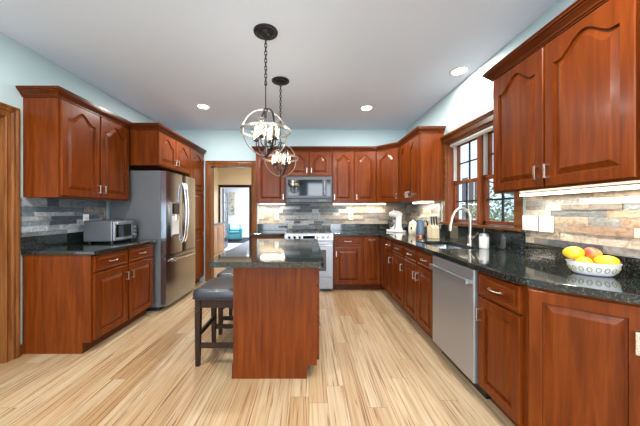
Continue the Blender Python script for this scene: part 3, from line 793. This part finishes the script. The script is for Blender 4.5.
# ------------------------------------------------------------------ ISLAND
t = thing('kitchen_island', 'cherry island base under the granite top in the middle of the floor', 'island', (-.572, 2.02, 0))
IW = .631; IL = 1.20
MB().box(.26, IW, 0, IL, .102, .875, .002).build('carcass', 'cherry', t)
MB().box(.26, IW-.075, 0.0, IL, 0, .102, .001).build('toe_kick', 'cherry', t)
m = MB().loops([[(x, y, z) for x, z in ((0, 0), (IW-.075, 0), (IW-.075, .102), (IW, .102), (IW, .875), (0, .875))] for y in (-.022, -.001)])
m.build('end_panel', 'cherry', t)
MB().box(0, .259, IL-.022, IL, 0, .875, .002).build('end_panel', 'cherry', t)
MB().box(-.009, -.001, -.022, 0, .0, .11, .002).build('base_shoe', 'cherry_dark', t)
MB().box(IW-.022, IW-.002, -.027, -.0225, .104, .875, .001).build('corner_trim', 'cherry', t)
# drawers on the aisle side (+x): local frame rotated +90
for j, (y0, y1) in enumerate(((.02, .59), (.61, 1.18))):
    for (z0, z1) in ((.70, .86), (.42, .685), (.12, .405)):
        front(t, 'drawer', y0, y1, z0, z1, 'C', off=(IW, 0), rz=PI/2)
ip = rounded([(-.72, 1.82), (.105, 1.82), (.105, 3.34), (-.72, 3.34)], {0: .10, 1: .035, 2: .035, 3: .08}, 8)
slab('island_countertop', ip, [], CT0, CT1, .010, 'black granite top of the kitchen island with rounded corners')

# ------------------------------------------------------------------ STOOLS
def make_stool():
    t = thing('counter_stool', 'dark wood backless stool nearest the camera with charcoal leather seat at the island', 'stool', (-.732, 2.35, 0))
    hx_, hy_ = .195, .20
    # legs, each tapering
    for sx in (-1, 1):
        for sy in (-1, 1):
            mb = MB(); ls = []
            for (z, w) in ((0, .016), (.10, .018), (.40, .022), (.445, .022), (.448, .024), (.455, .024), (.458, .020), (.466, .020), (.469, .024), (.476, .024), (.48, .022), (.545, .022)):
                k = 1+.02*(1-z/.545)
                cx, cy = sx*(hx_-.022)*k, sy*(hy_-.022)*k
                ls.append([(cx-w, cy-w, z), (cx+w, cy-w, z), (cx+w, cy+w, z), (cx-w, cy+w, z)])
            mb.loops(ls).build('leg', 'dark_wood', t, bevel=.002)
    MB().box(-hx_+.04, hx_-.04, -hy_+.012, -hy_+.03, .475, .545).box(-hx_+.04, hx_-.04, hy_-.03, hy_-.012, .475, .545).box(-hx_+.012, -hx_+.03, -hy_+.04, hy_-.04, .475, .545).box(hx_-.03, hx_-.012, -hy_+.04, hy_-.04, .475, .545).build('apron', 'dark_wood', t)
    for (a, b, c, d, z) in ((-hx_+.04, hx_-.04, -hy_+.01, -hy_+.032, .165), (-hx_+.04, hx_-.04, hy_-.032, hy_-.01, .165), (-hx_+.01, -hx_+.032, -hy_+.04, hy_-.04, .25), (hx_-.032, hx_-.01, -hy_+.04, hy_-.04, .25)):
        MB().box(a, b, c, d, z-.02, z+.02, .003).build('stretcher', 'dark_wood', t)
    # padded seat with slightly dished top
    n = 14; sxh, syh = hx_+.028, hy_+.03
    def se(k): return [(sxh*k*math.copysign(abs(math.cos(a))**.28, math.cos(a)), syh*k*math.copysign(abs(math.sin(a))**.28, math.sin(a))) for a in [2*PI*i/48 for i in range(48)]]
    ls = []
    for (k, z) in ((.93, .546), (.985, .552), (1.0, .57), (.995, .592), (.965, .610), (.90, .620), (.75, .624), (.5, .620), (.25, .617), (.01, .616)):
        ls.append([(x, y, z+.012*(y/syh)**2*(1 if z > .58 else 0)) for x, y in se(k)])
    s = MB().loops(ls).build('seat', 'leather', t, smooth=True, auto=60)
    MB().tube([(x, y, .556) for x, y in se(1.0)], .004, 6, closed=True).build('piping', 'dark_seam', s)
    return t
st = make_stool()
s2 = copy_tree(st); s2.location = (-.732, 2.90, 0); s2['label'] = 'dark wood backless stool with charcoal leather seat, second along the island towards the range'

# ------------------------------------------------------------------ PENDANTS
def pendant(x, y, zc, label, ang):
    t = thing('pendant_light', label, 'pendant light', (x, y, zc), ang, None)
    top = CZ-zc
    MB().lathe([(.0, top-.03), (.03, top-.032), (.045, top-.028), (.06, top-.018), (.075, top-.020), (.082, top-.012), (.098, top-.010), (.10, top-.001), (0, top-.001)], (0, 0, 0), 32).build('canopy', 'iron', t, smooth=True)
    mb = MB(); z = top-.035; k = 0
    while z > .42:
        a = PI/2*(k % 2)
        pts = [(math.cos(a)*.010*math.cos(u), math.sin(a)*.010*math.cos(u), z-.017+.021*math.sin(u)) for u in [2*PI*i/12 for i in range(12)]]
        mb.tube(pts, .0036, 6, closed=True); z -= .031; k += 1
    mb.build('chain', 'iron', t)
    MB().tube([(0, 0, z+.015), (0, 0, .19)], .005, 8).build('stem', 'iron', t)
    MB().lathe([(.0, .205), (.02, .2), (.022, .185), (.012, .178), (.010, -.17), (.016, -.18), (.012, -.195), (0, -.20)], (0, 0, 0), 16).build('hub', 'iron', t, smooth=True)
    def band(R, w, th, mat4, name, mt):
        mb = MB(); n = 56; ls = []
        for i in range(n):
            a = 2*PI*i/n; c, s = math.cos(a), math.sin(a)
            ls.append([mat4 @ Vector(p) for p in ((c*(R-th), s*(R-th), -w), (c*R, s*R, -w), (c*R, s*R, w), (c*(R-th), s*(R-th), w))])
        vs = [[mb.bm.verts.new(p) for p in l] for l in ls]; vs.append(vs[0])
        for a, b in zip(vs, vs[1:]):
            for i in range(4): mb.bm.faces.new((a[i], a[(i+1) % 4], b[(i+1) % 4], b[i]))
        mb.build(name, mt, t, smooth=True)
    I = Matrix.Identity(4)
    band(.205, .010, .006, Matrix.Translation((0, 0, .015)), 'ring', 'ring_metal')
    band(.190, .007, .005, Matrix.Rotation(PI/2, 4, 'X'), 'ring', 'ring_metal')
    band(.196, .007, .005, Matrix.Rotation(PI/2, 4, 'Y'), 'ring', 'iron')
    for k in range(4):
        a = PI/4+k*PI/2; cx, cy = .085*math.cos(a), .085*math.sin(a)
        ar = MB().tube([(0, 0, -.10), (cx*.5, cy*.5, -.115), (cx, cy, -.10), (cx, cy, -.06)], .005, 8).lathe([(.0, -.062), (.022, -.06), (.024, -.052), (.012, -.048), (.012, -.03), (0, -.03)], (cx, cy, 0), 14).build('arm', 'iron', t, smooth=True)
        MB().lathe([(.0085, -.03), (.0085, .015), (0, .015)], (cx, cy, 0), 10).build('candle_sleeve', 'white', ar)
        MB().lathe([(.006, .015), (.015, .032), (.014, .045), (.005, .07), (0, .075)], (cx, cy, 0), 12).build('bulb', 'bulb', ar, smooth=True)
        MB().loops([[(cx+r*math.cos(2*PI*i/20), cy+r*math.sin(2*PI*i/20), z) for i in range(20)] for r, z in ((.03, -.048), (.036, -.03), (.038, .09), (.0365, .09), (.0345, -.03), (.029, -.046))], False, False).build('shade', 'shade_glass', ar, smooth=True)
    l = bpy.data.lights.new('pendant_lamp', 'POINT'); l.energy = 6; l.color = (1, .93, .83); l.shadow_soft_size = .06
    lo = bpy.data.objects.new('pendant_lamp', l); C.objects.link(lo); lo.parent = t; lo.location = (0, 0, .03)
    return t
pendant(-.356, 2.18, 1.905, 'metal orb pendant with candle bulbs nearest the camera, hung on a chain', .5)
pendant(-.322, 3.00, 1.845, 'metal orb pendant with candle bulbs farther back over the island', .45)

# ------------------------------------------------------------------ CEILING DOWNLIGHTS
def can(x, y, label, power=38):
    t = thing('recessed_light', label, 'ceiling light', (x, y, CZ))
    mb = MB().loops([[(r*math.cos(2*PI*i/28), r*math.sin(2*PI*i/28), z) for i in range(28)] for r, z in ((.095, 0), (.093, -.006), (.075, -.007), (.070, -.001), (.069, .0))], False, False)
    mb.build('trim_ring', 'white', t, smooth=True)
    MB().lathe([(0, -.003), (.070, -.003), (.070, -.001), (0, -.001)], (0, 0, 0), 28).build('lens', 'can', t)
    area('downlight_lamp', (0, 0, -.012), (0, 0, 0), .13, .13, power*.7, (1, .96, .91), 'DISK', t)
can(-1.49, 3.74, 'round recessed ceiling light above the refrigerator side of the island')
can(.823, 3.79, 'round recessed ceiling light above the range and sink corner')
can(-1.49, 1.2, 'added unseen ceiling downlight for fill beside the side doorway', 58)  # this and the next two cans are unseen, added to brighten the room
can(.823, .9, 'added unseen ceiling downlight for fill above the camera side of the sink run', 55)
can(-.4, -1.4, 'added unseen ceiling downlight for fill behind the camera', 80)
# under-cabinet lights
def ucl(x, y, rz, L, label, z=UZ0, power=9):
    t = thing('under_cabinet_light', label, 'under cabinet light', (x, y, z), rz)
    MB().box(0, L, .003, .047, -.008, -.001, .002).build('housing', 'white', t)
    MB().box(.004, L-.004, .0, .05, -.024, -.0085, .004).build('diffuser', 'strip', t)
    area('strip_lamp', (L/2, .025, -.030), (0, 0, 0), L-.04, .03, power*.6, (1, .9, .75), 'RECTANGLE', t)
ucl(1.60, 2.02, -PI/2, .42, 'lit strip light under the near wall cabinet, end next to the window', power=4)
ucl(1.60, 1.56, -PI/2, .42, 'lit strip light under the near wall cabinet above the fruit bowl', power=4.4)
ucl(1.60, 4.10, -PI/2, .60, 'strip light under the wall cabinet beside the far end of the window', power=7)
ucl(.42, 4.62, 0, .92, 'strip light under the back wall cabinets on the sink side of the range', power=7)
ucl(-.86, 4.62, 0, .44, 'strip light under the back wall cabinet beside the hall doorway', power=5)
can(1.585, 2.79, 'round recessed ceiling light close to the wall above the window', 36)

# ------------------------------------------------------------------ COUNTER ITEMS
Z0 = CT1+.0015
# faucet
t = thing('kitchen_faucet', 'brushed gooseneck pull-down faucet behind the sink', 'faucet', (1.655, 2.72, Z0), 0)
pts = [(0, 0, .03), (0, 0, .27)] + [(-.085+.085*math.cos(a), 0, .27+.105*math.sin(a)) for a in [PI*i/14 for i in range(1, 13)]]
pts += [(-.178, 0, .27), (-.186, 0, .22)]
pts = [Vector((x*.98, -x*.30*-1*-.4, z)) for x, y, z in pts]
MB().lathe([(.03, 0), (.03, .006), (.024, .012), (.022, .05), (.02, .10), (.015, .11), (0, .11)], (0, 0, 0), 20).build('faucet_base', 'nickel', t, smooth=True)
MB().tube(pts, .0148, 12).build('spout', 'nickel', t, smooth=True)
e = pts[-1]
MB().tube([e+Vector((.003, 0, .03)), e, e+Vector((-.008, 0, -.035)), e+Vector((-.012, 0, -.075))], [.0135, .016, .018, .02], 12).build('spray_head', 'nickel', t, smooth=True)
MB().tube([(0, -.015, .07), (0, -.05, .08), (0, -.085, .10), (0, -.125, .135)], [.012, .010, .008, .007], 10).build('lever_handle', 'nickel', t, smooth=True)
# soap dispenser
t = thing('soap_canister', 'small white canister on the counter beside the faucet', 'canister', (1.645, 2.49, Z0))
MB().lathe([(.0, 0), (.036, 0), (.040, .006), (.040, .108), (.038, .112), (0, .112)], (0, 0, 0), 24).build('body', 'white', t, smooth=True)
MB().lathe([(.040, .113), (.041, .118), (.040, .130), (.034, .137), (0, .138)], (0, 0, 0), 24).build('lid', 'stainless', t, smooth=True)
# kettle
t = thing('electric_kettle', 'slate blue kettle with copper base on the counter beyond the sink', 'kettle', (1.52, 3.62, Z0), 0)
MB().lathe([(.0, 0), (.062, 0), (.064, .012), (.060, .022), (0, .022)], (0, 0, 0), 24).build('power_base', 'copper', t, smooth=True)
MB().lathe([(.0, .024), (.058, .024), (.060, .05), (.056, .14), (.046, .21), (.040, .232), (.0, .236)], (0, 0, 0), 24).lathe([(.01, .236), (.014, .25), (0, .256)], (0, 0, 0), 12).build('body', 'kettle', t, smooth=True)
MB().tube([(.045, 0, .215), (.085, 0, .22), (.10, 0, .17), (.095, 0, .10), (.062, 0, .07)], .009, 10).build('handle', 'black', t, smooth=True)
MB().loops([[(-.035, -.016, .20), (-.035, .016, .20), (-.035, .012, .165)], [(-.072, -.006, .225), (-.072, .006, .225), (-.07, .004, .215)]]).build('spout', 'kettle', t)
# knife block
t = thing('knife_block', 'cream knife block with three black handled knives beside the window', 'knife block', (1.60, 3.40, Z0), .15)
mb = MB().prism_x([(-.05, 0), (.06, 0), (.072, .15), (.0, .19), (-.042, .14)], -.048, .048)
mb.build('block', 'knife_block', t, bevel=.004)
for i, x in enumerate((-.034, 0, .034)):
    k = MB().box(x-.0085, x+.0085, -.009, .009, 0, .115, .004, Matrix.Translation((0, -.012, .165)) @ Matrix.Rotation(-.12, 4, 'X')).build('knife_handle', 'black', t)
# canister
t = thing('ceramic_crock', 'cream crock with a brown motif between mixer and kettle', 'crock', (1.56, 3.98, Z0), 0)
MB().lathe([(0, 0), (.055, 0), (.062, .02), (.066, .10), (.056, .16), (.058, .17), (.050, .17), (.048, .16), (0, .155)], (0, 0, 0), 24).build('body', 'cream', t, smooth=True)
MB().lathe([(.052, .172), (.045, .19), (.015, .20), (.016, .215), (0, .22)], (0, 0, 0), 20).build('lid', 'cream', t, smooth=True)
MB().sphere((-.040, -.049, .095), .022, 12, 8, (.6, .6, 1.0)).build('motif', 'dark_wood', t)
# stand mixer, bowl towards the aisle
t = thing('stand_mixer', 'white stand mixer with steel bowl in the back corner of the counter', 'mixer', (1.46, 4.42, Z0), -1.15)
t.scale = (.9, .9, .95)
MB().prism([(-.18, -.09), (.13, -.10), (.16, 0), (.13, .10), (-.18, .09)], 0, .035).build('base', 'white', t, bevel=.01)
MB().loops([[(.06+w2*math.cos(a)*1.0, w*math.sin(a), z) for a in [2*PI*i/16 for i in range(16)]] for z, w, w2 in ((.034, .07, .07), (.10, .05, .05), (.20, .045, .045), (.27, .055, .055))]).build('neck', 'white', t, smooth=True)
MB().sphere((-.03, 0, .31), 1, 20, 12, (.17, .065, .062)).build('head', 'white', t, smooth=True)
MB().lathe([(.0, .055), (.055, .055), (.06, .06), (.085, .11), (.10, .17), (.104, .205), (.100, .205), (.08, .11), (0, .07)], (-.09, 0, 0), 24).build('mixing_bowl', 'chrome', t, smooth=True)
MB().tube([(-.09, 0, .26), (-.09, 0, .14)], .012, 8).build('beater_shaft', 'chrome', t)
MB().lathe([(.0, .365), (.02, .365), (.025, .40), (0, .405)], (-.08, 0, 0), 12).build('head_knob', 'chrome', t, smooth=True)

# fruit bowl (oval, long axis across the view)
t = thing('fruit_bowl', 'oval white ceramic bowl with ring pattern holding fruit on the near counter', 'bowl', (1.565, 1.462, Z0), -PI/4+.06)
prof = [(r*.87, z*1.06) for r, z in [(.0, 0), (.078, 0), (.090, .004), (.104, .02), (.117, .046), (.123, .062), (.125, .066), (.121, .066), (.112, .048), (.098, .026), (.08, .012), (0, .010)]]
sy = .62
MB().lathe(prof, (0, 0, 0), 48, 1, sy).build('bowl_body', 'ceramic', t, smooth=True)
mt = plain('bowl_motif_glaze', (150, 144, 104), .4)
mb = MB()
for i in range(18):
    a = 2*PI*i/18
    def on(u, v):
        aa = a+u; r = .87*(.104+(v-.02)/(.046-.02)*.013)+.0009
        return (r*math.cos(aa), sy*r*math.sin(aa), v)
    mb.tube([on(.10*math.cos(b), .0335+.0125*math.sin(b)) for b in [2*PI*j/16 for j in range(16)]], .0024, 5, closed=True)
mb.build('ring_pattern', mt, t)
def fruit(name, label, cat, loc, r, sc, rot, mat, stem=False, group=None):
    t = thing(name, label, cat, loc, rot[2]); 
    R = Matrix.Rotation(rot[0], 4, 'X') @ Matrix.Rotation(rot[1], 4, 'Y')
    mb = MB()
    ring = 16; seg = 24; ls = []
    for i in range(ring+1):
        th = PI*i/ring
        pr = max(math.sin(th), .001); pz = -math.cos(th)
        if stem: pr *= 1+.08*pz; pz = pz*(.88) - .10*math.exp(-(pr/.25)**2)*(1 if pz > 0 else -.6)
        else: pr *= 1+.10*pz
        ls.append([R @ Vector((sc[0]*r*pr*math.cos(2*PI*k/seg), sc[1]*r*pr*math.sin(2*PI*k/seg), sc[2]*r*pz)) for k in range(seg)])
    mb.loops(ls).build('flesh', mat, t, smooth=True, auto=80)
    e = R @ Vector((0, 0, sc[2]*r*(.80 if stem else .99)))
    MB().tube([e, e*1.12+Vector((.001, 0, .003))], .0018, 6).build('stem', 'bark', t)
bx, by = 1.565, 1.462; ux, uy = math.cos(-PI/4+.06), math.sin(-PI/4+.06)
def bpnt(u, v, z): return (bx+ux*u-uy*v, by+uy*u+ux*v, Z0+z)
fruit('mango', 'plump yellow mango resting on the far end of the bowl', 'mango', bpnt(-.074, .024, .108), .043, (.86, .86, 1.08), (0, PI/2, -PI/4), 'mango')
fruit('mango', 'yellow mango low at the front centre of the bowl', 'mango', bpnt(-.036, -.022, .067), .034, (.86, .86, 1.05), (0, PI/2, -PI/4+.3), 'mango')
fruit('mango', 'long orange yellow mango at the near end of the bowl', 'mango', bpnt(.050, -.004, .079), .0395, (.82, .86, 1.25), (0, PI/2, -PI/4-.1), 'mango')
fruit('apple', 'red apple on top of the mangoes in the bowl', 'apple', bpnt(.004, .044, .112), .038, (1, 1, .95), (.3, .2, 0), 'apple', True)

# outlets and switches
def plate(loc, rz, w, h, label, kinds, cat='outlet', mat='white', name='wall_outlet'):
    t = thing(name, label, cat, loc, rz)
    MB().box(-w/2, w/2, -.006, 0, -h/2, h/2, .002).build('cover_plate', mat, t)
    n = len(kinds)
    for i, k in enumerate(kinds):
        cx = -w/2+w*(i+.5)/n
        if k == 's': MB().box(cx-.016, cx+.016, -.009, -.006, -.033, .033, .001).build('rocker_switch', mat, t)
        else:
            s = MB().box(cx-.017, cx+.017, -.008, -.006, -.034, .034, .001).build('socket', mat, t)
            MB().box(cx-.008, cx-.005, -.0095, -.008, .010, .022).box(cx+.005, cx+.008, -.0095, -.008, .010, .022).box(cx-.008, cx-.005, -.0095, -.008, -.022, -.010).box(cx+.005, cx+.008, -.0095, -.008, -.022, -.010).build('slot', 'black', s)
    return t
SXW = 1.7275
plate((SXW, 2.070, 1.172), -PI/2, .142, .118, 'white triple switch plate on the stone beside the window', 'sss', 'switch', name='light_switch')
plate((SXW, 1.928, 1.170), -PI/2, .114, .118, 'white double plate of switch and outlet beside the triple switch plate', 'so', 'outlet')
plate((-.583, 4.777, 1.17), 0, .075, .118, 'white outlet on the back stone wall near the hall doorway', 'o')
plate((.755, 4.777, 1.17), 0, .075, .118, 'white outlet on the back stone wall between range and corner', 'o')
plate((1.7205, 2.43, 1.02), -PI/2, .075, .105, 'dark outlet on the black granite under the window', 'o', mat='black')
plate((-2.519, 2.99, 1.17), PI/2, .075, .118, 'white outlet on the slate wall behind the toaster oven', 'o')

# ------------------------------------------------------------------ BEYOND THE HALL DOORWAY
t = thing('hall_cabinet', 'light wood low cabinet with dark top along the hall wall', 'cabinet', (-2.88, 5.6, 0), PI/2)
MB().box(0, 2.7, -.22, -.015, 0, .88).build('carcass', 'tan_wood', t)
MB().box(-.02, 2.72, -.25, -.012, .882, .92, .004).build('top', 'granite', t)
for i in range(5):
    o = front(t, 'door', .02+i*.535, .535+i*.535, .06, .86, 'Lt', off=(0, -.221)); o.data.materials[0] = M['tan_wood']
# glazed door opened into the far room
t = structure(bpy.data.objects.new('door_2', None)); C.objects.link(t); t.location = (FX0+.03, 8.66, 0); t.rotation_euler = (0, 0, math.radians(97)); t['label'] = 'open glazed slate blue door to the far room'
mb = MB().box(0, .10, -.02, .02, .01, FZ-.02).box(.68, .78, -.02, .02, .01, FZ-.02).box(.1, .68, -.02, .02, .01, .22).box(.1, .68, -.02, .02, FZ-.14, FZ-.02)
for z in (.55, .88, 1.21, 1.54): mb.box(.1, .68, -.012, .012, z, z+.025)
mb.box(.38, .40, -.012, .012, .22, FZ-.14)
mb.build('door_frame', 'door_blue', t); MB().box(.1, .68, -.003, .003, .22, FZ-.14).build('pane', 'shade_glass', t)
structure(MB().box(-5.5, -.5, 10.4, 12.6, .001, .012).build('floor_rug', 'rug'))
# armchair
t = thing('armchair', 'teal upholstered armchair in the far room', 'armchair', (-3.15, 11.2, .012), .25)
MB().box(-.30, .30, -.30, .28, .10, .36, .04).build('seat_base', 'teal', t)
MB().box(-.27, .27, -.32, .20, .362, .47, .04).build('seat_cushion', 'teal', t)
MB().box(-.33, .33, .20, .38, .10, .80, .05).build('backrest', 'teal', t)
MB().box(-.42, -.302, -.32, .36, .10, .60, .04).build('armrest', 'teal', t); MB().box(.302, .42, -.32, .36, .10, .60, .04).build('armrest', 'teal', t)
for x in (-.34, .34):
    for y in (-.26, .32): MB().lathe([(.015, 0), (.022, .10), (0, .10)], (x, y, 0), 10).build('leg', 'dark_wood', t)
t.scale = (.78, .85, .88)
c = MB().box(-.2, .2, -.05, .06, -.17, .17, .05).build('throw_pillow', 'pale_teal', None, (-3.14, 11.2, .62), .25); c.rotation_euler = (-.3, 0, .25)
tag(c, 'pale teal pillow on the teal armchair', 'pillow')
t = thing('side_table', 'small round metal side table beside the teal armchair', 'table', (-2.28, 10.75, .012))
MB().lathe([(0, .50), (.20, .50), (.205, .51), (.20, .52), (0, .52)], (0, 0, 0), 24).build('table_top', 'chrome', t)
MB().tube([(0, 0, .02), (0, 0, .5)], .015, 8).build('stem', 'chrome', t); MB().lathe([(.15, 0), (.15, .015), (.02, .03), (0, .03)], (0, 0, 0), 24).build('foot', 'chrome', t)
t = thing('table_vase', 'dark green vase on the small side table', 'vase', (-2.31, 10.75, .533))
MB().lathe([(0, 0), (.05, 0), (.07, .08), (.03, .16), (.04, .2), (0, .2)], (0, 0, 0), 16).build('vase_body', plain('green_glaze', (40, 70, 60), .3), t, smooth=True)
t = thing('wall_art', 'tall narrow abstract picture on the white wall of the far room', 'picture', (-3.78, 12.985, 1.62))
MB().box(-.15, .15, -.02, 0, -.56, .56, .004).build('frame', 'oil', t)
def art():
    m, tt, b = new_mat('abstract_print'); n = tt.nodes.new('ShaderNodeTexNoise'); n.inputs['Scale'].default_value = 7; tc = tt.nodes.new('ShaderNodeTexCoord')
    tt.links.new(tc.outputs['Object'], n.inputs['Vector']); r = ramp(tt, [(.38, (120, 128, 120)), (.5, (190, 188, 176)), (.62, (200, 190, 150))])
    tt.links.new(n.outputs['Fac'], r.inputs[0]); tt.links.new(r.outputs[0], b.inputs['Base Color']); return m
MB().box(-.13, .13, -.024, -.02, -.54, .54).build('print', art(), t)
